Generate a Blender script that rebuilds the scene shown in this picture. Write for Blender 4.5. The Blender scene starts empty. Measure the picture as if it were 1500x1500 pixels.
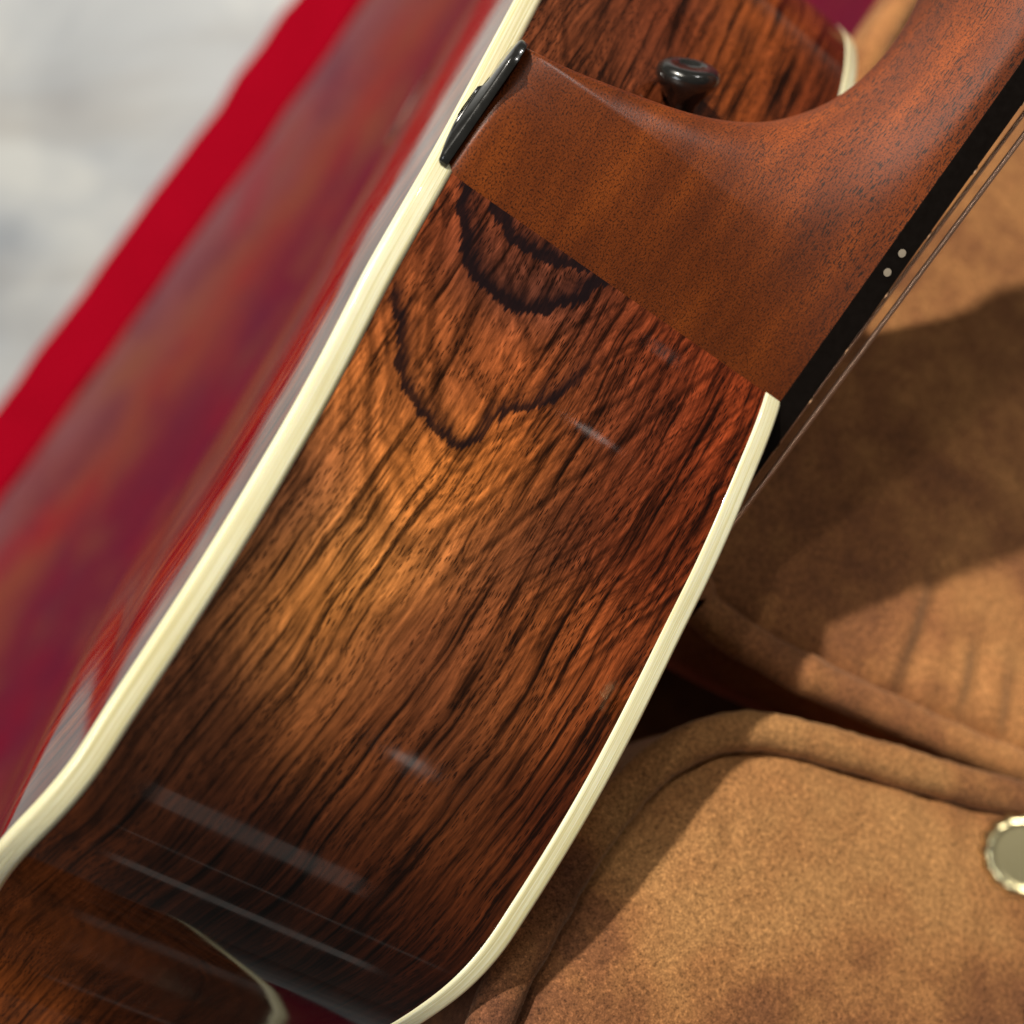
import bpy, math, random
import numpy as np
random.seed(4); RNG = np.random.default_rng(7)
S = bpy.context.scene
COL = S.collection
# ------------------------------------------------------------------ camera
F = 1560.0          # focal length in 1500ths of the picture width
H = 1.0             # the photographer's lens is a metre above the floor, looking down
cam = bpy.data.cameras.new("camera"); camo = bpy.data.objects.new("camera", cam); COL.objects.link(camo)
camo.location = (0, 0, H); cam.sensor_width = 36; cam.lens = F/1500*36
cam.clip_start = 0.01; cam.clip_end = 60
cam.dof.use_dof = True; cam.dof.focus_distance = 0.236; cam.dof.aperture_fstop = 6.2
S.camera = camo
# ------------------------------------------------------------------ world and lamps
w = bpy.data.worlds.new("World"); S.world = w; w.use_nodes = True
bg = w.node_tree.nodes['Background']; bg.inputs[0].default_value = (1.0, 0.93, 0.84, 1); bg.inputs[1].default_value = 0.075
S.view_settings.view_transform = 'Standard'; S.view_settings.look = 'None'; S.view_settings.exposure = 0; S.view_settings.gamma = 1
def lamp(name, loc, target, size, power, color, shape='DISK', sizey=None):
    l = bpy.data.lights.new(name, 'AREA'); l.shape = shape; l.size = size
    if sizey: l.size_y = sizey
    l.energy = power; l.color = color
    o = bpy.data.objects.new(name, l); COL.objects.link(o); o.location = loc
    d = np.array(target, float)-np.array(loc, float)
    from mathutils import Vector
    o.rotation_euler = Vector(d).to_track_quat('-Z', 'Y').to_euler(); return o
lamp('ceiling_spot', (-0.93, 1.97, 2.64), (0.0, 0.0, 0.72), 0.08, 114, (1.0, 0.93, 0.82))
lamp('ceiling_spot_second', (-.6, 1.3, 2.9), (0.0, 0.0, 0.72), 0.08, 9, (1.0, 0.92, 0.80))
lamp('ceiling_spot_third', (1.15, 1.70, 2.15), (0.0, 0.0, 0.72), 0.14, 9, (1.0, 0.97, 0.92))
lamp('fill_panel', (-1.6, -0.25, 2.4), (-0.4, 0.0, 0.5), 0.9, 15, (0.93, 0.96, 1.0), 'RECTANGLE', 0.5)  # added soft fill, lifts the left side and the lower binding
NW = (.820, -.494, -.289)      # direction of the rim's width in the room, the added reflection strips run along it
def strip(name, loc, target, sx, sy, power, color=(1, .93, .84), along=NW):
    from mathutils import Vector, Matrix
    o = lamp(name, loc, target, sx, power, color, 'RECTANGLE', sy)
    z = -(Vector(target)-Vector(loc)).normalized(); x = Vector(along); x = (x-z*x.dot(z)).normalized(); y = z.cross(x)
    o.rotation_euler = Matrix((x, y, z)).transposed().to_euler(); return o
gp = (-.03, -.06, .78)  # added strips below only put glints and streaks on the glossy side
strip('reflection_strip', (1.07, .19, 1.83), gp, .05, .04, .035)
strip('reflection_strip', (1.24, .72, 1.33), gp, .02, .16, .009, along=(1, 0, 0))
strip('reflection_strip', (.66, -.60, 2.0), gp, .05, .012, .016)
strip('reflection_strip', (.10, -1.13, 1.84), gp, .34, .16, .075, along=(.82, -.40, -.34))
strip('reflection_strip', (-.10, -1.33, 1.45), gp, .50, .02, .010)
strip('reflection_strip', (-.33, -1.45, 1.12), gp, .40, .09, .045)
# ------------------------------------------------------------------ maths helpers (camera frame: x right, y down, z forward)
def unit(v): v = np.array(v, float); return v/np.linalg.norm(v)
N = unit([.857, .516, (1029.75-559)/F])                 # guitar thickness direction, back -> top
tl = unit([-5129, 7608, F]); tl = unit(tl-N*tl.dot(N)); A = -tl   # along the neck, towards the headstock
B = np.cross(A, N); B = B if B[2] > 0 else -B           # across the neck, away from the lens
def P(x, y, z): return np.array([(x-750)/F, (y-750)/F, 1.0])*z
def W3(p): p = np.asarray(p, float); return np.stack([p[..., 0], -p[..., 1], H-p[..., 2]], -1)
def G(a, b, h): return np.multiply.outer(a, A)+np.multiply.outer(b, B)+np.multiply.outer(h, N)
def proj(p): return np.stack([750+F*p[..., 0]/p[..., 2], 750+F*p[..., 1]/p[..., 2]], -1)
def on_b(x, y, bv):                                      # pixel ray meets the plane b = bv
    r = P(x, y, 1.0); z = bv/r.dot(B); q = r*z; return q.dot(A), q.dot(N)
def on_plane(x, y, p0, nn):
    r = P(x, y, 1.0); return r*(p0.dot(nn)/r.dot(nn))
def spline(pts, m=16):
    p = np.array(pts, float); Q = np.vstack([2*p[0]-p[1], p, 2*p[-1]-p[-2]]); out = []
    for i in range(1, len(Q)-2):
        p0, p1, p2, p3 = Q[i-1:i+3]
        for k in range(m):
            t = k/m; out.append(.5*((2*p1)+(-p0+p2)*t+(2*p0-5*p1+4*p2-p3)*t*t+(-p0+3*p1-3*p2+p3)*t**3))
    out.append(p[-1]); return np.array(out)
def resample(p, step):
    d = np.r_[0, np.cumsum(np.linalg.norm(np.diff(p[:, :2], axis=0), axis=1))]
    n_ = max(2, int(round(d[-1]/step))+1); s = np.linspace(0, d[-1], n_)
    return np.stack([np.interp(s, d, p[:, k]) for k in range(p.shape[1])], 1), s
def smooth(p, sig):
    k = np.arange(-3*sig, 3*sig+1); g = np.exp(-k**2/(2*sig*sig)); g /= g.sum()
    out = np.empty_like(p)
    for c in range(p.shape[1]):
        x = p[:, c]; x = np.r_[2*x[0]-x[1:3*sig+1][::-1], x, 2*x[-1]-x[-3*sig-1:-1][::-1]]
        out[:, c] = np.convolve(x, g, 'valid')
    return out
def sstep(e0, e1, x): t = np.clip((np.asarray(x, float)-e0)/(e1-e0), 0, 1); return t*t*(3-2*t)
# ------------------------------------------------------------------ object helpers
def root(name, loc, label, cat, group=None):
    o = bpy.data.objects.new(name, None); COL.objects.link(o); o.location = loc; o.empty_display_size = .02
    o['label'] = label; o['category'] = cat
    if group: o['group'] = group
    return o
def mesh(name, verts, faces, mat, parent=None, label=None, flat=False, uv=None, attrs=None, off=None):
    verts = np.asarray(verts, float)
    if parent is not None:
        o_ = np.array(parent.location if parent.parent is None else parent['org']); verts = verts-o_
    me = bpy.data.meshes.new(name); me.from_pydata(verts.tolist(), [], faces); me.update()
    if not flat: me.polygons.foreach_set('use_smooth', [True]*len(me.polygons))
    me.materials.append(mat)
    if uv is not None:
        l = me.uv_layers.new(name='UVMap'); idx = np.empty(len(me.loops), dtype=np.int32); me.loops.foreach_get('vertex_index', idx)
        l.data.foreach_set('uv', np.asarray(uv, float)[idx].ravel())
    for k, v in (attrs or {}).items():
        v = np.asarray(v, float)
        if v.ndim == 1: at = me.attributes.new(k, 'FLOAT', 'POINT'); at.data.foreach_set('value', v)
        else:
            at = me.attributes.new(k, 'FLOAT_COLOR', 'POINT'); at.data.foreach_set('color', np.c_[v, np.ones(len(v))].ravel())
    o = bpy.data.objects.new(name, me); COL.objects.link(o)
    if parent is not None: o.parent = parent; o['org'] = [float(c) for c in o_] ; del o['org']
    if label: o['label'] = label
    return o
def grid_faces(nu, nv, closed_v=False, flip=False):
    f = []
    for i in range(nu-1):
        for j in range(nv if closed_v else nv-1):
            q = (i*nv+j, (i+1)*nv+j, (i+1)*nv+(j+1) % nv, i*nv+(j+1) % nv)
            f.append(q[::-1] if flip else q)
    return f
def tube(path, rad, ns=12, wob=None, caps=True):
    path = np.asarray(path, float); n_ = len(path); T = np.gradient(path, axis=0); T /= np.linalg.norm(T, axis=1)[:, None]
    up = unit(np.cross(T[0], [0.3, 0.2, 0.9])); V = []
    for i in range(n_):
        up = unit(up-T[i]*up.dot(T[i])); s = np.cross(T[i], up)
        r = rad if np.isscalar(rad) else rad[i]
        for k in range(ns):
            t = 2*math.pi*k/ns; rr = r*(1+(wob[i, k] if wob is not None else 0))
            V.append(path[i]+rr*(math.cos(t)*up+math.sin(t)*s))
    f = grid_faces(n_, ns, True)
    if caps: f += [tuple(range(ns))[::-1], tuple(range((n_-1)*ns, n_*ns))]
    return np.array(V), f
# ------------------------------------------------------------------ node helpers
class M:
    def __init__(s, name):
        s.m = bpy.data.materials.new(name); s.m.use_nodes = True; s.t = s.m.node_tree; s.p = s.t.nodes['Principled BSDF']
    def n(s, typ, **k):
        nd = s.t.nodes.new(typ)
        for a_, v in k.items(): setattr(nd, a_, v)
        return nd
    def l(s, a_, b_): s.t.links.new(a_, b_)
    def math(s, op, a_, b_=None, c_=None, clamp=False):
        nd = s.n('ShaderNodeMath', operation=op); nd.use_clamp = clamp
        for i, v in enumerate((a_, b_, c_)):
            if v is None: continue
            if isinstance(v, (int, float)): nd.inputs[i].default_value = v
            else: s.l(v, nd.inputs[i])
        return nd.outputs[0]
    def coords(s, kind='Object', scale=(1, 1, 1), rot=(0, 0, 0), loc=(0, 0, 0), src=None):
        if src is None: src = s.n('ShaderNodeTexCoord').outputs[kind]
        mp = s.n('ShaderNodeMapping'); mp.inputs['Scale'].default_value = scale; mp.inputs['Rotation'].default_value = rot; mp.inputs['Location'].default_value = loc
        s.l(src, mp.inputs[0]); return mp.outputs[0]
    def noise(s, vec, sc, det=3, rough=.5, dist=0, lac=2):
        nd = s.n('ShaderNodeTexNoise'); s.l(vec, nd.inputs['Vector']); nd.inputs['Scale'].default_value = sc; nd.inputs['Detail'].default_value = det
        nd.inputs['Roughness'].default_value = rough; nd.inputs['Distortion'].default_value = dist; nd.inputs['Lacunarity'].default_value = lac; return nd.outputs[0]
    def ramp(s, fac, stops, interp='LINEAR'):
        nd = s.n('ShaderNodeValToRGB'); cr = nd.color_ramp; cr.interpolation = interp
        while len(cr.elements) < len(stops): cr.elements.new(.5)
        for e, (p, c) in zip(cr.elements, stops):
            e.position = p; e.color = (c, c, c, 1) if isinstance(c, (int, float)) else (*c, 1)
        s.l(fac, nd.inputs[0]); return nd.outputs[0]
    def mix(s, fac, a_, b_, typ='MIX'):
        nd = s.n('ShaderNodeMix', data_type='RGBA', blend_type=typ)
        for i, v in ((0, fac), (6, a_), (7, b_)):
            if isinstance(v, (int, float)): nd.inputs[i].default_value = v
            elif isinstance(v, tuple): nd.inputs[i].default_value = (*v, 1)
            else: s.l(v, nd.inputs[i])
        return nd.outputs[2]
    def attr(s, name): nd = s.n('ShaderNodeAttribute'); nd.attribute_name = name; return nd
    def bump(s, h, strength, dist):
        nd = s.n('ShaderNodeBump'); nd.inputs['Strength'].default_value = strength; nd.inputs['Distance'].default_value = dist; s.l(h, nd.inputs['Height']); return nd.outputs[0]
    def set(s, **k):
        for a_, v in k.items():
            i = s.p.inputs[a_.replace('_', ' ')]
            if isinstance(v, (int, float)): i.default_value = v
            elif isinstance(v, tuple): i.default_value = (*v, 1)
            else: s.l(v, i)
        return s
def lin(c): return tuple(((x/255+.055)/1.055)**2.4 if x/255 > .04045 else x/255/12.92 for x in c)
def scl(c, k): return tuple(min(.95, x*k) for x in c)

def rosewood(name, tinted):
    m = M(name)
    uvn = m.n('ShaderNodeTexCoord').outputs['UV']        # u along the rim in mm/10, v across in mm/10
    # wandering grain
    wv = m.noise(m.coords(src=uvn, scale=(.25, .5, 1)), 1.0, 2)
    add = m.n('ShaderNodeVectorMath', operation='MULTIPLY_ADD')
    cmb = m.n('ShaderNodeCombineXYZ')
    sx_ = m.n('ShaderNodeSeparateXYZ'); m.l(uvn, sx_.inputs[0])
    m.l(m.math('MULTIPLY_ADD', sx_.outputs[0], .085/.55, wv), cmb.inputs[1])
    m.l(cmb.outputs[0], add.inputs[0]); add.inputs[1].default_value = (0, .55, 0); m.l(uvn, add.inputs[2])
    g = add.outputs[0]
    streak = m.noise(m.coords(src=g, scale=(.17, 4.2, 1)), 1.0, 6, .60)
    thin = m.noise(m.coords(src=g, scale=(.16, 10, 1), loc=(2, 5, 0)), 1.0, 4, .6)
    broad = m.noise(m.coords(src=g, scale=(.22, 1.5, 1), loc=(3, 7, 0)), 1.0, 3, .5)
    chat = m.noise(m.coords(src=g, scale=(.9, 2.6, 1), loc=(13, 1, 0)), 1.0, 4, .62)
    fine = m.noise(m.coords(src=g, scale=(2.0, 38, 1), loc=(5, 2, 0)), 1.0, 4, .65)
    if tinted:
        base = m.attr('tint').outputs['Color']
    else:
        base = m.ramp(broad, [(.3, lin((70, 30, 16))), (.5, lin((92, 44, 22))), (.7, lin((112, 62, 30)))])
    k = m.math('ADD', m.math('MULTIPLY', streak, .44), m.math('MULTIPLY', broad, .14))
    k = m.math('ADD', k, m.math('MULTIPLY', chat, .14)); k = m.math('ADD', k, m.math('MULTIPLY', thin, .28))
    mul = m.ramp(k, [(.39, .04), (.44, .24), (.475, .78), (.52, 1.32), (.60, 2.1)])
    c = m.mix(1.0, base, mul, 'MULTIPLY')
    if tinted:
        pj1 = m.noise(m.coords(src=uvn, scale=(.35, 7.0, 1), loc=(4, 4, 0)), 1.0, 3, .6)
        pj2 = m.noise(m.coords(src=uvn, scale=(.25, .35, 1), loc=(14, 4, 0)), 1.0, 2, .5)
        ph = m.math('ADD', m.attr('phi').outputs['Fac'], m.math('ADD', m.math('MULTIPLY', pj1, .55), m.math('MULTIPLY', pj2, 1.6)))
        cv = m.n('ShaderNodeCombineXYZ'); m.l(ph, cv.inputs[0])
        pn = m.noise(cv.outputs[0], 2.3, 4, .6)
        c = m.mix(1.0, c, m.ramp(pn, [(.30, .10), (.42, .45), (.50, .95), (.60, 1.35), (.70, 1.6)]), 'MULTIPLY') if False else m.mix(m.attr('phi_on').outputs['Fac'], c, m.mix(1.0, c, m.ramp(pn, [(.30, .12), (.42, .48), (.50, .95), (.60, 1.35), (.70, 1.6)]), 'MULTIPLY'))
    bl = m.noise(m.coords(src=g, scale=(.26, 7.5, 1), loc=(8, 1, 0)), 1.0, 3, .55)
    c = m.mix(m.ramp(bl, [(.28, .85), (.37, 0.0)]), c, (.004, .0015, .001))
    fm = m.ramp(fine, [(.3, .5), (.5, 1.0), (.7, 1.45)])
    c = m.mix(1.0, c, fm, 'MULTIPLY')
    # pores: short dark dashes along the grain
    pj = m.n('ShaderNodeTexVoronoi', feature='F1', voronoi_dimensions='2D'); m.l(m.coords(src=g, scale=(2.3, 17, 1)), pj.inputs['Vector']); pj.inputs['Scale'].default_value = 1; pj.inputs['Randomness'].default_value = 1
    pore = m.ramp(pj.outputs['Distance'], [(.13, 1.0), (.25, 0.0)])
    pm = m.ramp(m.noise(m.coords(src=g, scale=(.7, 1.6, 1), loc=(9, 9, 0)), 1, 2), [(.40, .08), (.56, 1.0)])
    c = m.mix(m.math('MULTIPLY', m.math('MULTIPLY', pore, pm), .93), c, (.004, .0015, .001))
    if tinted:
        j1 = m.noise(m.coords(src=uvn, scale=(.5, 9.0, 1), loc=(4, 4, 0)), 1.0, 3, .65)
        j2 = m.noise(m.coords(src=uvn, scale=(1.3, 1.1, 1), loc=(1, 8, 0)), 1.0, 2, .5)
        jit = m.math('ADD', m.math('MULTIPLY', m.math('SUBTRACT', j1, .5), 38), m.math('MULTIPLY', m.math('SUBTRACT', j2, .5), 30))
        for nm, w0, w1, st in (('ring_a', 7, 36, .97), ('ring_b', 9, 26, .95), ('ring_c', 4, 30, .92)):
            d = m.math('ADD', m.attr(nm).outputs['Fac'], jit)
            # sharp outer side (d>0), soft inner side (d<0)
            o1 = m.ramp(m.math('MULTIPLY_ADD', d, 1/80, .5), [(.5-w1/80, 0.0), (.5-(w1*.3+4)/80, .55), (.5-5/80, 1.0), (.5+w0/80, 1.0), (.5+(w0+3.5)/80, 0.0)])
            on = m.attr(nm+'_on').outputs['Fac']
            c = m.mix(m.math('MULTIPLY', m.math('MULTIPLY', o1, on), st), c, (.008, .004, .005))
    m.set(Base_Color=c, Roughness=.42)
    m.p.inputs['Coat Weight'].default_value = 1; m.l(m.ramp(m.noise(m.coords(src=uvn, scale=(.8, 1.2, 1)), 1, 4, .6), [(.35, .05), (.65, .10)]), m.p.inputs['Coat Roughness']); m.p.inputs['Coat IOR'].default_value = 1.5
    m.p.inputs['Specular IOR Level'].default_value = 0
    wob = m.noise(m.coords(src=uvn, scale=(.5, .5, 1)), 1.0, 2)
    bn = m.n('ShaderNodeBump'); bn.inputs['Strength'].default_value = .04; bn.inputs['Distance'].default_value = .0006; m.l(wob, bn.inputs['Height']); m.l(bn.outputs[0], m.p.inputs['Coat Normal'])
    return m.m
def cream(name):
    m = M(name); uvn = m.n('ShaderNodeTexCoord').outputs['UV']
    st = m.noise(m.coords(src=uvn, scale=(.12, 34, 1)), 1, 2, .5); bl = m.noise(m.coords(src=uvn, scale=(.6, 2, 1)), 1, 2)
    c = m.ramp(st, [(.38, lin((212, 203, 152))), (.48, lin((232, 226, 184))), (.62, lin((243, 241, 212)))])
    c = m.mix(m.ramp(bl, [(.4, 0.0), (.7, .35)]), c, lin((222, 210, 155)))
    m.set(Base_Color=c, Roughness=.35); m.p.inputs['Coat Weight'].default_value = .8; m.p.inputs['Coat Roughness'].default_value = .06
    m.p.inputs['Subsurface Weight'].default_value = .15; m.p.inputs['Subsurface Radius'].default_value = (.002, .0016, .001); m.p.inputs['Subsurface Scale'].default_value = 1.0
    wob = m.noise(m.coords(src=uvn, scale=(2.5, 9, 1)), 1.0, 2)
    m.l(m.bump(wob, .25, .0002), m.p.inputs['Normal'])
    return m.m
def mahogany(name):
    m = M(name); uvn = m.n('ShaderNodeTexCoord').outputs['UV']   # u along neck cm, v down the section cm
    br = m.noise(m.coords(src=uvn, scale=(.22, .9, 1)), 1, 3, .5)
    fi = m.noise(m.coords(src=uvn, scale=(5, 22, 1)), 1, 3, .6)
    c = m.ramp(br, [(.3, lin((88, 38, 11))), (.5, lin((110, 50, 14))), (.7, lin((134, 64, 18)))])
    c = m.mix(m.attr('long').outputs['Fac'], c, m.mix(1.0, c, (1.30, 1.22, .95), 'MULTIPLY'))
    c = m.mix(1.0, c, m.ramp(fi, [(.3, .75), (.5, 1.0), (.7, 1.2)]), 'MULTIPLY')
    sp = m.noise(m.coords(src=uvn, scale=(20, 26, 1), loc=(3, 5, 0)), 1, 2, .6)
    spm = m.ramp(sp, [(.36, .95), (.50, 0.0)])
    c = m.mix(spm, c, (.03, .008, .002))
    ds = m.n('ShaderNodeTexVoronoi', feature='F1', voronoi_dimensions='2D'); m.l(m.coords(src=uvn, scale=(2.7, 14, 1)), ds.inputs['Vector']); ds.inputs['Scale'].default_value = 1
    dm = m.math('MULTIPLY', m.ramp(ds.outputs['Distance'], [(.12, 1.0), (.30, 0.0)]), m.ramp(m.noise(m.coords(src=uvn, scale=(.5, 2.5, 1), loc=(7, 3, 0)), 1, 3, .6), [(.38, 0.0), (.54, 1.0)]))
    dm = m.math('MULTIPLY', dm, m.attr('long').outputs['Fac'])
    c = m.mix(dm, c, (.012, .006, .003))
    m.set(Base_Color=c, Roughness=m.math('MULTIPLY_ADD', m.attr('long').outputs['Fac'], .36, .34)); m.p.inputs['Specular IOR Level'].default_value = .5
    m.l(m.bump(sp, .12, .0003), m.p.inputs['Normal'])
    return m.m
def plain(name, col, rough, metal=0, coat=0, spec=.5, nsc=0, nstr=0.1, ndist=.0005, var=0):
    m = M(name); oc = m.coords('Object')
    if var:
        nz_ = m.noise(oc, nsc or 40, 4, .6); m.set(Base_Color=m.mix(nz_, scl(col, 1-var), scl(col, 1+var)))
        m.set(Roughness=m.ramp(nz_, [(.3, max(0, rough-.06)), (.7, rough+.08)]))
        if nstr: m.l(m.bump(nz_, nstr, ndist), m.p.inputs['Normal'])
    else: m.set(Base_Color=col, Roughness=rough)
    m.set(Metallic=metal); m.p.inputs['Coat Weight'].default_value = coat; m.p.inputs['Coat Roughness'].default_value = .05; m.p.inputs['Specular IOR Level'].default_value = spec
    return m.m
def suede(name, k=1.0, ct=1.0):
    m = M(name); oc = m.coords('Object')
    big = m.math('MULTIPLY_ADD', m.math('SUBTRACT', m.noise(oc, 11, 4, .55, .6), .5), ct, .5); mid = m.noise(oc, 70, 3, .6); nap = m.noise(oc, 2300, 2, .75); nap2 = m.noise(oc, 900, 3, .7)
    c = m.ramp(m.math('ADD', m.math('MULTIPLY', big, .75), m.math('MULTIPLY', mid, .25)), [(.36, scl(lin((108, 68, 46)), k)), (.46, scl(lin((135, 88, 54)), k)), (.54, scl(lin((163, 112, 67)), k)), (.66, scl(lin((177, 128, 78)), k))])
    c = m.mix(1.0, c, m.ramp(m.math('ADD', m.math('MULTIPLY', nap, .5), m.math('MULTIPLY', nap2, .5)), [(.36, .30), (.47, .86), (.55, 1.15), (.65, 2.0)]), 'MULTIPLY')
    m.set(Base_Color=c, Roughness=.9); m.p.inputs['Sheen Weight'].default_value = .25; m.p.inputs['Sheen Roughness'].default_value = .4; m.p.inputs['Sheen Tint'].default_value = (1, .75, .5, 1)
    m.p.inputs['Specular IOR Level'].default_value = .2
    m.l(m.bump(nap2, .5, .0006), m.p.inputs['Normal'])
    return m.m

MAT_SIDE = rosewood('rosewood_side', True); MAT_BACK = rosewood('rosewood_back', False)
MAT_CREAM = cream('cream_binding'); MAT_MAHOG = mahogany('mahogany')
MAT_BLACK = plain('black_plastic', (.012, .012, .011), .22, coat=.5, var=.3, nsc=300, nstr=.03)
MAT_EBONY = plain('ebony', (.006, .004, .003), .5, var=.35, nsc=500, nstr=.05, spec=.12)
MAT_DOT = plain('side_dot', lin((160, 148, 130)), .4, var=.05, nsc=900, nstr=0)
MAT_FRET = plain('fret_metal', (.20, .12, .07), .6, metal=1, var=.1, nsc=200, nstr=0)
MAT_SPRUCE = plain('spruce', lin((205, 165, 105)), .3, coat=.6, var=.1, nsc=60, nstr=0)
MAT_SUEDE = suede('brown_suede', 1.1, .55); MAT_SEAT = suede('brown_suede_seat', .82, 1.25); MAT_DARK = suede('brown_suede_base', .3)  # same suede; seat copy darker, back lighter, balancing lamp light through the colour
m = M('wound_bronze'); tc = m.coords('UV'); wv = m.n('ShaderNodeTexWave', wave_type='BANDS', bands_direction='X'); m.l(tc, wv.inputs[0]); wv.inputs['Scale'].default_value = 1.0
m.set(Base_Color=m.mix(wv.outputs['Fac'], (.30, .14, .08), (.85, .55, .38)), Roughness=.36, Metallic=.75); m.l(m.bump(wv.outputs['Fac'], .6, .0002), m.p.inputs['Normal']); MAT_WOUND = m.m
MAT_STEEL = plain('plain_steel_string', (.6, .55, .5), .25, metal=1)
m = M('gold_plate'); nz_ = m.noise(m.coords('Object'), 240, 2); m.set(Base_Color=m.mix(nz_, (.80, .70, .38), (.88, .80, .48)), Metallic=1, Roughness=.24); MAT_GOLD = m.m

# ------------------------------------------------------------------ floor and rug
def sheet(name, x0, x1, y0, y1, z, mat, parent=None, n_=2, thick=None, ang=0, piv=(0, 0)):
    v = [(x0, y0, z), (x1, y0, z), (x1, y1, z), (x0, y1, z)]; f = [(0, 1, 2, 3)]
    if thick:
        v += [(x, y, z-thick) for x, y, _ in v]; f += [(7, 6, 5, 4), (0, 4, 5, 1), (1, 5, 6, 2), (2, 6, 7, 3), (3, 7, 4, 0)]
    return mesh(name, v, f, mat, parent, flat=True)
m = M('pale_polished_floor'); oc = m.coords('Object')
c = m.ramp(m.noise(oc, 5.0, 4, .55, .5), [(.35, lin((132, 137, 143))), (.5, lin((154, 158, 161))), (.65, lin((174, 176, 174)))])
c = m.mix(m.ramp(m.noise(m.coords('Object', rot=(0, 0, -.95), scale=(3, 14, 1)), 1, 3, .5), [(.45, 0.0), (.65, .5)]), c, lin((132, 128, 124)))
m.set(Base_Color=c, Roughness=.5); MAT_FLOOR = m.m
fl = sheet('floor', -6, 6, -6, 6, 0, MAT_FLOOR); fl['kind'] = 'structure'
# rug: local frame with x across (away from the floor edge) and y along its edge
FZ = .008
p1 = W3(P(430, 0, H-FZ)); p2 = W3(P(0, 590, H-FZ)); e_y = unit((p1-p2)[:2]); e_x = np.array([e_y[1], -e_y[0]])
rug_org = np.array([p2[0], p2[1], 0.0])
rug_ang = math.atan2(e_y[1], e_y[0])-math.pi/2
def rug_mat():
    m = M('patterned_rug_pile'); oc = m.coords('Object')
    sep = m.n('ShaderNodeSeparateXYZ'); m.l(oc, sep.inputs[0])
    wob = m.noise(m.coords('Object', scale=(1, 1, 1)), 9, 3)
    x = m.math('ADD', sep.outputs[0], m.math('MULTIPLY', m.math('SUBTRACT', wob, .5), .05))
    bands = m.ramp(m.math('MULTIPLY', x, 1/.40), [(.13, lin((146, 92, 96))), (.20, lin((142, 76, 76))), (.27, lin((148, 70, 58))), (.36, lin((126, 40, 56))), (.48, lin((118, 32, 56))), (.58, lin((142, 52, 58))), (.72, lin((136, 58, 54))), (.86, lin((126, 30, 54)))])
    blot = m.noise(m.coords('Object', scale=(30, 5, 1)), 1, 4, .6, .3)
    c = m.mix(m.ramp(blot, [(.52, 0.0), (.70, .6)]), bands, lin((168, 12, 42)))
    b2 = m.noise(m.coords('Object', scale=(30, 6, 1), loc=(5, 9, 0)), 1, 3, .6, .3)
    c = m.mix(m.ramp(b2, [(.50, 0.0), (.72, .55)]), c, lin((152, 92, 60)))
    b3 = m.noise(m.coords('Object', scale=(30, 8, 1), loc=(15, 3, 0)), 1, 3, .6, .3)
    c = m.mix(m.ramp(b3, [(.52, 0.0), (.72, .55)]), c, lin((98, 42, 66)))
    pile = m.noise(oc, 900, 2, .6)
    c = m.mix(1.0, c, (.70, .70, .74), 'MULTIPLY')
    c = m.mix(1.0, c, m.ramp(pile, [(.3, .7), (.7, 1.3)]), 'MULTIPLY')
    m.set(Base_Color=c, Roughness=.95); m.p.inputs['Specular IOR Level'].default_value = .1; m.l(m.bump(pile, .5, .002), m.p.inputs['Normal']); return m.m
def red_mat():
    m = M('crimson_rug_pile'); oc = m.coords('Object'); pile = m.noise(oc, 900, 2, .6); sl = m.noise(oc, 12, 3)
    c = m.mix(sl, (.29, .0006, .009), (.37, .001, .014)); c = m.mix(1.0, c, m.ramp(pile, [(.3, .8), (.7, 1.2)]), 'MULTIPLY')
    m.set(Base_Color=c, Roughness=.95); m.p.inputs['Specular IOR Level'].default_value = .05; m.l(m.bump(pile, .5, .002), m.p.inputs['Normal']); return m.m
rug = root('rug', tuple(rug_org), 'maroon patterned rug with a crimson border stripe lying on the pale floor behind the guitar', 'rug')
rug.rotation_euler = (0, 0, rug_ang)
def rug_part(name, x0, x1, z, mat, label=None):
    ny = 120; ys = np.linspace(-1.6, 2.6, ny); rr = np.random.default_rng(int(abs(x0)*1000)+3)
    v = []
    for y in ys:
        j0 = rr.normal(0, .0012); j1 = rr.normal(0, .0012)
        for x, zz in ((x0+j0, 0.0), (x0+j0, z-.002), (x0+j0+.003, z), (x1+j1-.003, z), (x1+j1, z-.002), (x1+j1, 0.0)): v.append((x, y, zz))
    me = bpy.data.meshes.new(name); me.from_pydata(v, [], grid_faces(ny, 6, flip=True)); me.materials.append(mat)
    o = bpy.data.objects.new(name, me); COL.objects.link(o); o.parent = rug
    if label: o['label'] = label
    return o
rug_part('border_stripe', 0, .055, .0085, red_mat(), 'plain crimson border stripe')
rug_part('patterned_field', .055, 1.0, .008, rug_mat(), 'maroon field with blurred orange and purple pattern')

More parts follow.
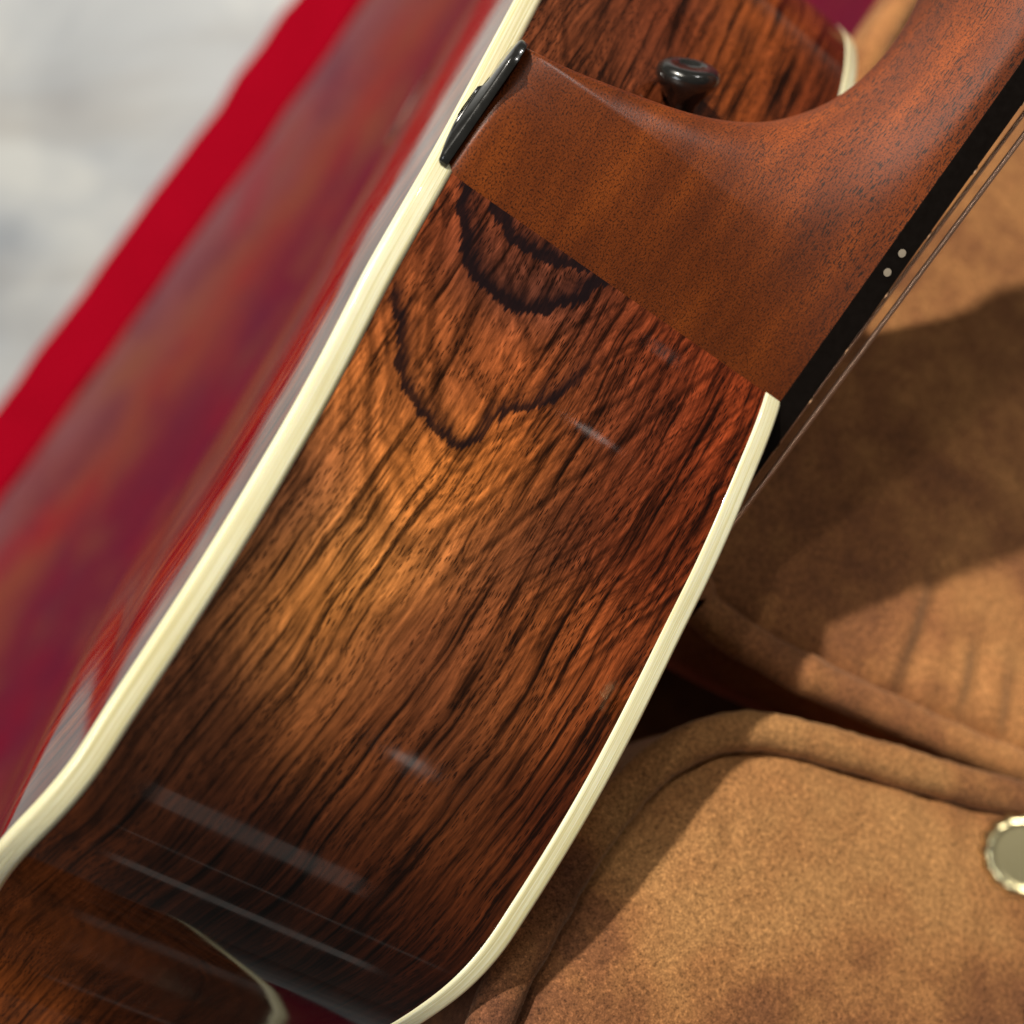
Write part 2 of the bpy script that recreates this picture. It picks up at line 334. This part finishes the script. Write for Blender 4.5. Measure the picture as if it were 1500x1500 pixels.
# ------------------------------------------------------------------ the guitar
bodyroot = W3(G(np.array([-.06]), np.array([.26]), np.array([.0625])))[0]
GT = root('acoustic_guitar', tuple(bodyroot), 'glossy rosewood acoustic guitar with cream binding and dark mahogany heel leaning on brown couch', 'guitar')
prof = [(.03, .50, 13), (.075, .475, 13), (.108, .445, 13), (.115, .445, 13), (.130, .412, 13), (.1335, .380, 13), (.127, .350, 13), (.112, .326, 13), (.0868, .302, 13.2), (.058, .2746, 13.4), (.0275, .2487, 13.6), (.015, .2380, 13.6),
        (.0057, .2314, 13.5), (-.0096, .2233, 13.5), (-.0171, .2201, 13.8), (-.028, .2166, 14.5), (-.0401, .2132, 15.0), (-.0502, .2096, 15.1), (-.065, .2040, 15.0), (-.0803, .1988, 14.6), (-.0948, .1947, 14.0), (-.108, .1918, 13.4), (-.119, .1905, 13.2), (-.130, .1907, 12.0), (-.141, .1932, 10.4),
        (-.151, .1975, 9.7), (-.161, .2038, 10), (-.172, .2112, 10.8), (-.184, .2186, 12), (-.20, .2262, 13), (-.22, .2306, 13.4), (-.25, .2305, 13.5), (-.29, .222, 13.5), (-.335, .203, 13.5), (-.38, .180, 13.5), (-.42, .158, 13.5), (-.46, .143, 13.5), (-.50, .137, 13.5), (-.56, .145, 13.5)]
pr_ = np.array([(x, y, h/1000) for x, y, h in prof])
pr_, _s = resample(spline(pr_), .001); pr_ = smooth(pr_, 3); pr_, ARC = resample(pr_, .001)
i0 = int(np.argmin(np.hypot(pr_[:, 0]-.015, pr_[:, 1]-.2380))); ARC = ARC-ARC[i0]
tan = np.gradient(pr_[:, :2], axis=0); tan /= np.linalg.norm(tan, axis=1)[:, None]
nout = np.stack([tan[:, 1], -tan[:, 0]], 1)                # in (a,b)
if nout[i0+60, 1] > 0: nout = -nout                        # outward faces the lens (smaller b)
WID = .1000
def rimpt(off, v):                                         # all stations, offset outward, v from the back edge
    a_ = pr_[:, 0]+nout[:, 0]*off; b_ = pr_[:, 1]+nout[:, 1]*off
    return G(a_, b_, pr_[:, 2]+v)
nu = len(pr_)
def rim_strip(name, prof2, mat, uv_v, label=None, attrs=None, sub=None):
    sel = slice(None) if sub is None else sub
    pts = np.stack([rimpt(o_, v_)[sel] for o_, v_ in prof2], 1); k = pts.shape[0]
    uv = np.stack([np.repeat(ARC[sel]*100, len(prof2)), np.tile(np.array(uv_v)*100, k)], 1)
    return mesh(name, W3(pts).reshape(-1, 3), grid_faces(k, len(prof2), flip=FLIP), mat, GT, label, uv=uv, attrs=attrs)
FLIP = False
# --- rosewood side with its figure
VB0, VB1 = .0057, .0947
vs = np.linspace(VB0, VB1, 110)
pts = np.stack([rimpt(0, v_) for v_ in vs], 1)
pix = proj(pts.reshape(-1, 3))
def seg_dist(p, c):
    best = np.full(len(p), 1e9); sgn = np.ones(len(p)); tt = np.zeros(len(p)); L_ = 0
    c = np.asarray(c, float)
    tot = np.linalg.norm(np.diff(c, axis=0), axis=1).sum()
    for i in range(len(c)-1):
        d = c[i+1]-c[i]; l2 = d.dot(d); t = np.clip(((p-c[i])@d)/l2, 0, 1); q = c[i]+t[:, None]*d; r = p-q
        dist = np.hypot(r[:, 0], r[:, 1]); cr = d[0]*r[:, 1]-d[1]*r[:, 0]
        mk = dist < best; best[mk] = dist[mk]; sgn[mk] = np.sign(cr[mk]); tt[mk] = ((L_+t*math.sqrt(l2))/tot)[mk]; L_ += math.sqrt(l2)
    return best*sgn, tt
rings = {   # traced growth figure: each open curve runs so that its sharp outer side is on the lower left
    'ring_a': [(700, 225), (686, 262), (678, 300), (684, 345), (690, 385), (712, 420), (752, 444), (800, 450), (845, 436), (885, 408), (930, 400), (985, 350)],
    'ring_b': [(708, 232), (722, 270), (735, 310), (760, 352), (798, 375), (850, 385), (905, 386), (950, 395)],
    'ring_c': [(585, 400), (576, 440), (586, 480), (580, 520), (590, 560), (615, 598), (645, 632), (672, 650), (700, 640), (735, 610), (790, 590), (830, 562), (900, 500)],
    'ring_d': [(395, 760), (430, 770), (440, 830), (425, 900), (470, 930), (520, 880), (600, 800), (700, 730)],
}
at = {}
for k_, c_ in rings.items():
    cc = spline(c_, 6); sd, tt = seg_dist(pix, cc)
    ref, _ = seg_dist(np.array([[500.0, 560.0]]) if k_ != 'ring_d' else np.array([[400.0, 1000.0]]), cc)
    sd = sd*np.sign(ref[0]); fade = sstep(0, .06, tt)*(1-sstep(.80, 1.0, tt))
    near = sstep(70, 50, np.abs(sd)) if False else (np.abs(sd) < 80).astype(float)
    at[k_] = np.clip(sd, -80, 80); at[k_+'_on'] = fade*near
gd = np.array([-.58, .815]); cd = np.array([.815, .58]); ap = np.array([672.0, 650.0])
ss_ = (pix-ap)@gd; cc_ = (pix-ap)@cd
at['phi_on'] = 1-.72*np.maximum(sstep(60, 260, ss_), sstep(-520, -640, ss_))
at['phi'] = (ss_+np.where(cc_ > 0, 3.6*(np.sqrt(cc_**2+62**2)-62), 2.1*(np.sqrt(cc_**2+150**2)-150)))/100
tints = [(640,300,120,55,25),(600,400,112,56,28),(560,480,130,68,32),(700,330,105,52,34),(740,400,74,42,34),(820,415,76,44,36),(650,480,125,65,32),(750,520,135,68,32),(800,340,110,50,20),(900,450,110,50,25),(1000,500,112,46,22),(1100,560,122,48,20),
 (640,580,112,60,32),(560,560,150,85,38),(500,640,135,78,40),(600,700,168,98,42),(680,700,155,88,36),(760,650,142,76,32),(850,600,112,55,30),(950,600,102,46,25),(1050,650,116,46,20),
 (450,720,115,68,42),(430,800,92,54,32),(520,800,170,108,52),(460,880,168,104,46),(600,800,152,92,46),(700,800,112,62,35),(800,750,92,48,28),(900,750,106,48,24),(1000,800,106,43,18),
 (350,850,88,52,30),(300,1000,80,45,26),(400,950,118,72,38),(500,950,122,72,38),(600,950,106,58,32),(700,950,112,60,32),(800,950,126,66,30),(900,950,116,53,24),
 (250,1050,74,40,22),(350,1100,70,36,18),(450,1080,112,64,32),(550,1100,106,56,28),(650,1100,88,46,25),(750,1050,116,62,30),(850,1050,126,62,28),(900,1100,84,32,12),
 (180,1150,64,32,16),(300,1200,60,28,14),(400,1200,62,28,14),(500,1200,78,38,18),(600,1200,88,44,20),(700,1200,92,46,20),(800,1200,84,34,14),  # lower side, this row and the next: wood tone plus painted-in shade
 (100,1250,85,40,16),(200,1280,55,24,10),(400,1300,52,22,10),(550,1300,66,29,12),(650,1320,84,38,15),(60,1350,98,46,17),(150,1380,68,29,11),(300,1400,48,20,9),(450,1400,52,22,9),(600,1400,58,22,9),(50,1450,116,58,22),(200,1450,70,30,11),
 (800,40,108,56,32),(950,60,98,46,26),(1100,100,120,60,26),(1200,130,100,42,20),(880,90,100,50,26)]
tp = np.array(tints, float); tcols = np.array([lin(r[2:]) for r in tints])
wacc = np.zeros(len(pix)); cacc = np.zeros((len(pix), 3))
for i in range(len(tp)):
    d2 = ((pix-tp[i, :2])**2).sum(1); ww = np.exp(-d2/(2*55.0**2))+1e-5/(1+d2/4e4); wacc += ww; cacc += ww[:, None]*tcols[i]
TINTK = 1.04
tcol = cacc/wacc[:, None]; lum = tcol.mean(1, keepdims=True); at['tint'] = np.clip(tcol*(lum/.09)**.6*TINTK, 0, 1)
uv = np.stack([np.repeat(ARC*100, len(vs)), np.tile(vs*100, nu)], 1)
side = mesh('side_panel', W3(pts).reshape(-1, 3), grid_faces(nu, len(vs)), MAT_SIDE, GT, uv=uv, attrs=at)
# --- bindings: rounded outer corner
O = .00012
def arc_pts(r, v0, sg, n_=6): return [(O-r+r*math.cos(t), v0-sg*r*math.sin(t)) for t in np.linspace(0, math.pi/2, n_)]
r = .0017
bp = [(-.0005, VB0), (O, VB0-.00004), (O, VB0-.0012)]+arc_pts(r, r, 1)+[(-.0021, 0.0)]
arcv = np.r_[0, np.cumsum([math.hypot(bp[i+1][0]-bp[i][0], bp[i+1][1]-bp[i][1]) for i in range(len(bp)-1)])]
rim_strip('binding', bp, MAT_CREAM, arcv, 'cream binding along the back edge')
r = .0012
bp2 = [(-.0005, VB1), (O, VB1+.00004), (O, VB1+.0012)]+[(O-r+r*math.cos(t), WID-r+r*math.sin(t)) for t in np.linspace(0, math.pi/2, 6)]+[(-.0021, WID)]
rim_strip('binding', bp2, MAT_CREAM, arcv[:len(bp2)], 'cream binding along the soundboard edge')
rim_strip('purfling', [(-.0021, .00000), (-.0023, -.00006), (-.0027, -.00004), (-.0028, 0.0002)], MAT_BLACK, [0, 0, 0, 0])
# --- back plate (gently domed) and soundboard
def plate(name, v, bulge, mat, label=None, flip=False, roll=0):
    edge_a = pr_[:, 0]-nout[:, 0]*.0027; edge_b = pr_[:, 1]-nout[:, 1]*.0027
    idx = np.arange(0, nu, 4); K = 40; V = []; U = []
    for i in idx:
        for k in range(K):
            t = k/(K-1); ca = np.clip(edge_a[i], -.30, .02)-.0; cb = .49
            a_ = edge_a[i]*(1-t)+ca*t; b_ = edge_b[i]*(1-t)+cb*t
            dl = math.hypot(cb-edge_b[i], ca-edge_a[i])*t; h_ = pr_[i, 2]*(1-t)+.013*t+v-bulge*4*t*(1-t)*(.6+.4*sstep(0, .5, t))-roll*(1-.42*float(sstep(.055, .12, ARC[i])))*.05*(1-math.exp(-dl/.05))*(1-t)
            V.append(G(np.array([a_]), np.array([b_]), np.array([h_]))[0]); U.append((a_*100, b_*100))
    return mesh(name, W3(np.array(V)), grid_faces(len(idx), K, flip=flip), mat, GT, label, uv=U)
plate('back_panel', 0.0, .0035, MAT_BACK, 'glossy rosewood back seen almost edge on', roll=.055)
plate('soundboard', WID, -.001, MAT_SPRUCE)
# --- neck and heel
HF = .1127; BC = .265; WN = .0278
def eb(a_): return np.interp(a_, [0, .015, .040, .0455, .052, .060, .070, .085, .11, .3], [.2370, .2370, .2392, .2405, .2432, .2475, .2525, .2575, .259, .258])
def trace(px, bfun):
    out = []
    for x, y in px:
        a_ = .05
        for _ in range(8): a_, h_ = on_b(x, y, float(bfun(a_)))
        out.append((a_, h_))
    return np.array(out)
def ebs(a_): return np.interp(a_, [0, .015, .040, .0455, .052, .060, .070, .085, .11, .3], [.2370, .2370, .2392, .2407, .2436, .2482, .2535, .2588, .261, .262])
sil = trace([(672, 213), (722, 140), (774, 63)], ebs)
sil2 = trace([(800, 77), (840, 96), (900, 121), (960, 143), (1020, 163), (1080, 175), (1140, 178), (1190, 169), (1240, 147), (1285, 112), (1320, 72), (1350, 28), (1385, -30), (1425, -105), (1470, -190), (1520, -280)], ebs)
SIL = np.vstack([sil, sil2]); SIL = SIL[np.argsort(SIL[:, 0])]
print('silhouette a,h mm', [(round(x*1e3, 1), round(y*1e3, 1)) for x, y in SIL])
CAPEND = sil[-1, 0]
slope = (sil[-1, 1]-sil[0, 1])/(sil[-1, 0]-sil[0, 0])
def hb(a_):
    if a_ < SIL[0, 0]: return SIL[0, 1]+slope*(a_-SIL[0, 0])
    return float(np.interp(a_, SIL[:, 0], SIL[:, 1]))
avals = np.r_[np.arange(-.012, .012, .0015), np.arange(.012, .13, .0006), np.arange(.13, .30, .002)]
hbs = np.array([hb(x) for x in avals]); 
mask = avals > CAPEND+.004
hs = smooth(hbs[:, None], 5)[:, 0]; hbs = np.where(mask, hs, hbs)
pk = np.interp(avals, [CAPEND-.001, CAPEND+.001, .050, .056, .065, .085, .11, .14], [50, 20, 8, 4.5, 3.4, 3.0, 3.2, 3.6])
wk = BC-eb(avals); sm_ = smooth(np.stack([pk, wk], 1), 5); fz = sstep(CAPEND+.001, CAPEND+.008, avals)
pk = pk*(1-fz)+sm_[:, 0]*fz; wk = wk*(1-fz)+sm_[:, 1]*fz
V = []; U = []; LG = []; BBs = []; HHs = []; nth = 110
DS = smooth((HF-hbs)[:, None], 14)[:, 0]
for a_, hbot, p_, we, Ds in zip(avals, hbs, pk, wk, DS):
    D = HF-hbot
    th = np.linspace(0, math.pi, 1600); cx = np.sign(np.cos(th))*np.abs(np.cos(th))**(2/p_); sx = np.abs(np.sin(th))**(2/p_); sx[-1] = 0
    qs = np.clip(sx*D/Ds, 0, 1); amt = sstep(.12, 1.15, qs)/float(sstep(.12, 1.15, 1.0)); mixk = float(sstep(.10, .15, a_))
    scoop = .0022*np.exp(-((sx-.50)/.22)**2)*float(sstep(.02, .045, a_))*float(1-sstep(.065, .09, a_))
    wid = (WN*(1-amt)+we*amt-scoop)*(1-mixk)+WN*mixk
    bb = BC-cx*wid; hh = HF-D*sx; dd_ = np.r_[0, np.cumsum(np.hypot(np.diff(bb), np.diff(hh)))]
    t_ = np.linspace(0, dd_[-1], nth+1); bb = np.interp(t_, dd_, bb); hh = np.interp(t_, dd_, hh)
    BBs.append(bb); HHs.append(hh); U += [(a_*100, q*100) for q in t_]; LG += [float(sstep(.035, .085, a_+.7*(h_-.065))) for h_ in hh]
BBs = np.array(BBs); HHs = np.array(HHs); B0 = BBs.copy()
for sg_ in (22, 14): BBs = smooth(BBs, sg_)
qd = np.clip((HF-HHs)/(HF-hbs)[:, None], 0, 1)          # keep the crisp rim by the cap, melt the face behind it
wt = (sstep(.020, .040, avals)*(1-sstep(.11, .125, avals)))[:, None]*(1-.0*qd)
BBs = B0*(1-wt)+BBs*wt
V = np.array([G(np.full(nth+1, a_), BBs[i_], HHs[i_]) for i_, a_ in enumerate(avals)]).reshape(-1, 3)
neck = mesh('neck', W3(np.array(V)), grid_faces(len(avals), nth+1), MAT_MAHOG, GT, 'mahogany neck sweeping into a satin heel', uv=U, attrs={'long': LG})
# --- heel cap: a black tongue on the end of the heel
pl = [(x, float(eb(x))-.0002) for x in np.linspace(.0142, CAPEND-.004, 14)]
endc = [(CAPEND-.004+.0045*math.sin(t), float(eb(CAPEND))-.0002+.0045*(1-math.cos(t))) for t in np.linspace(.2, math.pi/2, 7)]
half = pl+endc; other = [(x, BC-.45*(BC-y)) for x, y in half[::-1]]
outl = np.array(half+other); cen = outl.mean(0); V = []; ncp = len(outl)
for ins, dh in ((0, .0003), (0, -.0012), (.0002, -.0014), (.0007, -.0017), (.006, -.0024), (.012, -.0027)):
    for x, y in outl:
        d = cen-np.array([x, y]); d = d/np.linalg.norm(d)*min(ins, np.linalg.norm(d)*.95)
        V.append(G(np.array([x+d[0]]), np.array([y+d[1]]), np.array([SIL[0, 1]+slope*(x-SIL[0, 0])+dh]))[0])
f = grid_faces(6, ncp, True)+[tuple(range(5*ncp, 6*ncp))]
mesh('heel_cap', W3(np.array(V)), f, MAT_BLACK, GT, 'shiny black cap on the heel')
# --- fingerboard, frets, dots, strings
def box_g(name, a0, a1, b0, b1, h0, h1, mat, label=None, bev=.0003):
    V = []; 
    for a_ in (a0, a1):
        for b_, h_ in ((b0, h0), (b0, h1-bev), (b0+bev, h1), (b1-bev, h1), (b1, h1-bev), (b1, h0)): V.append(G(np.array([a_]), np.array([b_]), np.array([h_]))[0])
    return mesh(name, W3(np.array(V)), grid_faces(2, 6, True)+[tuple(range(6)), tuple(range(6, 12))[::-1]], mat, GT, label, flat=True)
BN = .2370; BF = .293; HT = HF+.0062
box_g('fingerboard', -.10, .34, BN-.0001, BF, HF, HT, MAT_EBONY, 'black fingerboard')
f11 = trace([(1367, 350)], lambda x: BN)[0][0]; f12 = trace([(1300, 433)], lambda x: BN)[0][0]
sp = f11-f12; print('frets', f11, f12, sp)
scale_l = sp/(2**(-11/12)-.5); nut = f12+scale_l/2
for k in range(4, 21):
    fa = nut-scale_l*(1-2**(-k/12))
    if fa < -.095 or fa > .335: continue
    V = []; 
    for bb in (BN-.0001, BN+.0015, BF-.0015, BF):
        hh = .0010 if bb in (BN+.0015, BF-.0015) else .0004
        for t in np.linspace(0, math.pi, 7): V.append(G(np.array([fa+.0012*math.cos(t)]), np.array([bb]), np.array([HT-.0001+hh*math.sin(t)]))[0])
    mesh('fret', W3(np.array(V)), grid_faces(4, 7)+[tuple(range(7))[::-1], tuple(range(21, 28))], MAT_FRET, GT)
for x, y in ((1321, 371), (1299.5, 399)):
    a_, h_ = on_b(x, y, BN); V = [G(np.array([a_]), np.array([BN-.00022]), np.array([h_]))[0]]
    for t in np.linspace(0, 2*math.pi, 21)[:-1]: V.append(G(np.array([a_+.00095*math.cos(t)]), np.array([BN-.0002]), np.array([h_+.00095*math.sin(t)]))[0])
    for t in np.linspace(0, 2*math.pi, 21)[:-1]: V.append(G(np.array([a_+.00095*math.cos(t)]), np.array([BN+.0005]), np.array([h_+.00095*math.sin(t)]))[0])
    f = [(0, 1+k, 1+(k+1) % 20) for k in range(20)]+[(1+k, 21+k, 21+(k+1) % 20, 1+(k+1) % 20) for k in range(20)]
    mesh('position_dot', W3(np.array(V)), f, MAT_DOT, GT, flat=True)
sa = trace([(1500, 197), (1349, 400), (1273, 500), (1085, 752)], lambda x: BN+.0035); cf_ = np.polyfit(sa[:, 0], sa[:, 1], 1); print('string h', sa, cf_, HT)
for k, (dia, mat) in enumerate(((1.30, MAT_WOUND), (1.05, MAT_WOUND), (.8, MAT_WOUND), (.6, MAT_WOUND), (.42, MAT_STEEL), (.3, MAT_STEEL))):
    bb = BN+.0035+k*.0098; aa = np.linspace(-.33, .34, 60)
    hh = cf_[0]*aa+cf_[1]+(0, .0016, .0022, .0022, .0016, .0008)[k]
    v, f = tube(W3(G(aa, np.full(60, bb), hh)), dia/2000, 12)
    uv = np.stack([np.repeat(aa*1000*.9, 12), np.tile(np.arange(12)/12, 60)], 1)
    mesh('string', v, f, mat, GT, uv=uv)
# --- strap button on the far shoulder
zb = None
ray = P(988, 155, 1.0); best = 1e9
for i in [q for q in range(0, i0-4) if ARC[q] > -.15]:
    for vv in np.arange(.02, .09, .001):
        q = G(np.array([pr_[i, 0]]), np.array([pr_[i, 1]]), np.array([pr_[i, 2]+vv]))[0]; pp = proj(q); d = np.hypot(pp[0]-993, pp[1]-163)
        if d < best: best = d; bq = q
ax = unit([.14, -.78, -.62]); bx = unit(np.cross(ax, [0, 0, 1.0])); by = np.cross(ax, bx)
V = []; pb = [(0, -.004), (.0034, -.004), (.0034, .0010), (.0042, .0020), (.0062, .0046), (.0072, .0060), (.0075, .0070), (.0072, .0082), (.0060, .0090), (.0030, .0093), (.0026, .0088), (0, .0087)]
for r_, t_ in pb:
    for k in range(36): V.append(bq+ax*(t_*1.15+.0010)+1.08*r_*(bx*math.cos(k/36*2*math.pi)+by*math.sin(k/36*2*math.pi)))
mesh('strap_button', W3(np.array(V)), grid_faces(len(pb), 36, True), MAT_BLACK, GT, 'round black strap button behind the heel')

# ------------------------------------------------------------------ couch cushions
def cushion(rootname, label, p0, nn, outline, rpipe, puff, depth, cen_px, wr=None, seed=1, bulges=(), mat=None):
    mat = mat or MAT_SUEDE
    nn = unit(nn); 
    if nn[2] > 0: nn = -nn
    o3 = np.array([on_plane(x, y, p0, nn) for x, y in outline]); c3 = on_plane(*cen_px, p0, nn)
    clos = np.vstack([o3, o3[:1]]); q = spline(clos, 24)[:-1]
    d = np.r_[0, np.cumsum(np.linalg.norm(np.diff(np.vstack([q, q[:1]]), axis=0), axis=1))]; n_ = int(d[-1]/.002); s = np.linspace(0, d[-1], n_+1)[:-1]
    qq = np.vstack([q, q[:1]]); path = np.stack([np.interp(s, d, qq[:, k]) for k in range(3)], 1)
    R = root(rootname, tuple(W3(c3-nn*depth)), label, 'cushion')
    rg = np.random.default_rng(seed)
    # face
    K = 90; V = []
    sf = 1-(1-np.linspace(0, 1, K))**1.0
    sf = np.linspace(0, 1, K)**1.5
    for i in range(n_):
        e = path[i]; L_ = np.linalg.norm(c3-e)
        for k in range(K):
            t = sf[k]; dist = L_*t; p = e*(1-t)+c3*t
            dq = max(0, dist-rpipe*.82); h_ = -.0008+(puff*.75+.0008)*(1-math.exp(-dq/.007))+puff*.25*(1-math.exp(-dq/.05))
            pk = .0010*math.exp(-dist/.012)*math.sin(s[i]*260+2.0*math.sin(s[i]*71))*min(1, dist/.004)
            h_ += pk
            V.append(p+nn*h_)
    V = np.array(V)
    px = proj(V)
    for (x_, y_, sg_, am_) in bulges:
        V = V+nn*(am_*np.exp(-((px-np.array([x_, y_]))**2).sum(1)/(2*sg_**2)))[:, None]
    if wr is not None:
        for (x0, y0, x1, y1, wd, amp) in wr:
            sd, tt = seg_dist(px, np.array([(x0, y0), ((x0+x1)/2+5, (y0+y1)/2), (x1, y1)])); fade = np.sin(np.pi*np.clip(tt*.9+.05, 0, 1))
            V += nn*(-amp*np.exp(-(sd/wd)**2)*fade+.7*amp*np.exp(-((sd-wd*1.6)/wd)**2)*fade)[:, None]
    ids = lambda i, k: (i % n_)*K+k
    f = [(ids(i, k), ids(i+1, k), ids(i+1, k+1), ids(i, k+1)) for i in range(n_) for k in range(K-1)]
    me = mesh('cover', W3(V), f, mat, R)
    # piping
    ns = 16; w1 = np.interp(s, np.linspace(0, d[-1], 260), rg.normal(0, .035, 260)); wob = np.repeat(w1[:, None], ns, 1)+.0
    pth = path+nn*.002; pth = np.vstack([pth, pth[:1]]); wob = np.vstack([wob, wob[:1]])
    v, f = tube(pth, rpipe, ns, wob, caps=False)
    mesh('piping', W3(v), f, mat, R)
    # box side
    V = []
    cc = path.mean(0)
    for dd, ins in ((.0, .002), (depth*.15, -.001), (depth*.5, -.004), (depth*.9, 0.0), (depth, .006)):
        e = path+(c3-path)/np.linalg.norm(c3-path, axis=1)[:, None]*ins-nn*dd; V.append(e)
    V = np.vstack(V); f = [(a_*n_+i, a_*n_+(i+1) % n_, (a_+1)*n_+(i+1) % n_, (a_+1)*n_+i) for a_ in range(4) for i in range(n_)]
    mesh('boxing', W3(V), f, mat, R)
    return R
back_n = (.3804, -.2504, -.8903); seat_n = (.3109, -.3062, -.8998)
seat_pl = P(1000, 1350, .2655); back_pl = P(1300, 800, .326)
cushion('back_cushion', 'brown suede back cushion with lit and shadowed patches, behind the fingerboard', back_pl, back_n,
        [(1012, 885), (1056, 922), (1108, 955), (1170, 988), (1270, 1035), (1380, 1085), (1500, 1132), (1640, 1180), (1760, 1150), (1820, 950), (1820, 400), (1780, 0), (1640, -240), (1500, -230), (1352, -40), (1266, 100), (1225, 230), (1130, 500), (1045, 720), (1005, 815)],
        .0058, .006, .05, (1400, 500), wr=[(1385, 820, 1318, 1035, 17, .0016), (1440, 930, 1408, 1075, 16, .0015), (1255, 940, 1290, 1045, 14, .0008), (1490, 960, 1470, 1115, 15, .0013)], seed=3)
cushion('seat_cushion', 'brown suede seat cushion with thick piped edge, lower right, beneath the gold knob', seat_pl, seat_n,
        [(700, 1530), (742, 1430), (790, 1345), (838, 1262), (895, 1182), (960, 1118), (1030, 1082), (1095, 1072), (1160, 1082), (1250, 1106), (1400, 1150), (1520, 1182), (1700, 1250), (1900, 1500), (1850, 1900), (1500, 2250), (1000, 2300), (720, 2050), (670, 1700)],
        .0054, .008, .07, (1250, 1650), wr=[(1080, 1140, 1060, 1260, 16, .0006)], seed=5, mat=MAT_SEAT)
# couch frame: dark panel under and behind both cushions
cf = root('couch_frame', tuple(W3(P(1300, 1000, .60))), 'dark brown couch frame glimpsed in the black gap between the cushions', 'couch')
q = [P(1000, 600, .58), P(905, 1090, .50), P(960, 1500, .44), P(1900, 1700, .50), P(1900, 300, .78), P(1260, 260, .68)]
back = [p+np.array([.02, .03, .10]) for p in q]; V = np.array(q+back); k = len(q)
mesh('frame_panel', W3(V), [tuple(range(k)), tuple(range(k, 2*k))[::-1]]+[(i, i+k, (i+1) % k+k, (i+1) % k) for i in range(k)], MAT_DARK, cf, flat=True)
# ------------------------------------------------------------------ gold knob
kc = P(1503, 1254, .172); kax = unit(-P(1503, 1254, 1)+np.array([.05, .07, 0])); kx = unit(np.cross(kax, [0, 1.0, 0])); ky = np.cross(kax, kx)
KN = root('gold_knob', tuple(W3(kc-kax*.03)), 'shiny gold knob with a scalloped rim at the right edge above the seat cushion', 'knob')
V = []; rp = [(0, .0010), (.0054, .0010), (.0057, .0010), (.0059, .0012), (.0066, .0012), (.0076, .0002), (.0083, -.0014), (.0080, -.0034), (.0066, -.0044), (.0030, -.0050), (.0026, -.009), (.0026, -.055)]
for j, (r_, t_) in enumerate(rp):
    for k in range(96):
        t = k/96*2*math.pi; sc = .86*(1-(.085*abs(math.sin(8*t))**1.5 if 5 <= j < 9 else 0))
        V.append(kc+kax*t_+r_*sc*(kx*math.cos(t)+ky*math.sin(t)))
mesh('knob_head', W3(np.array(V[:10*96])), grid_faces(10, 96, True), MAT_GOLD, KN)
mesh('stem', W3(np.array(V[9*96:])), grid_faces(3, 96, True), MAT_GOLD, KN)
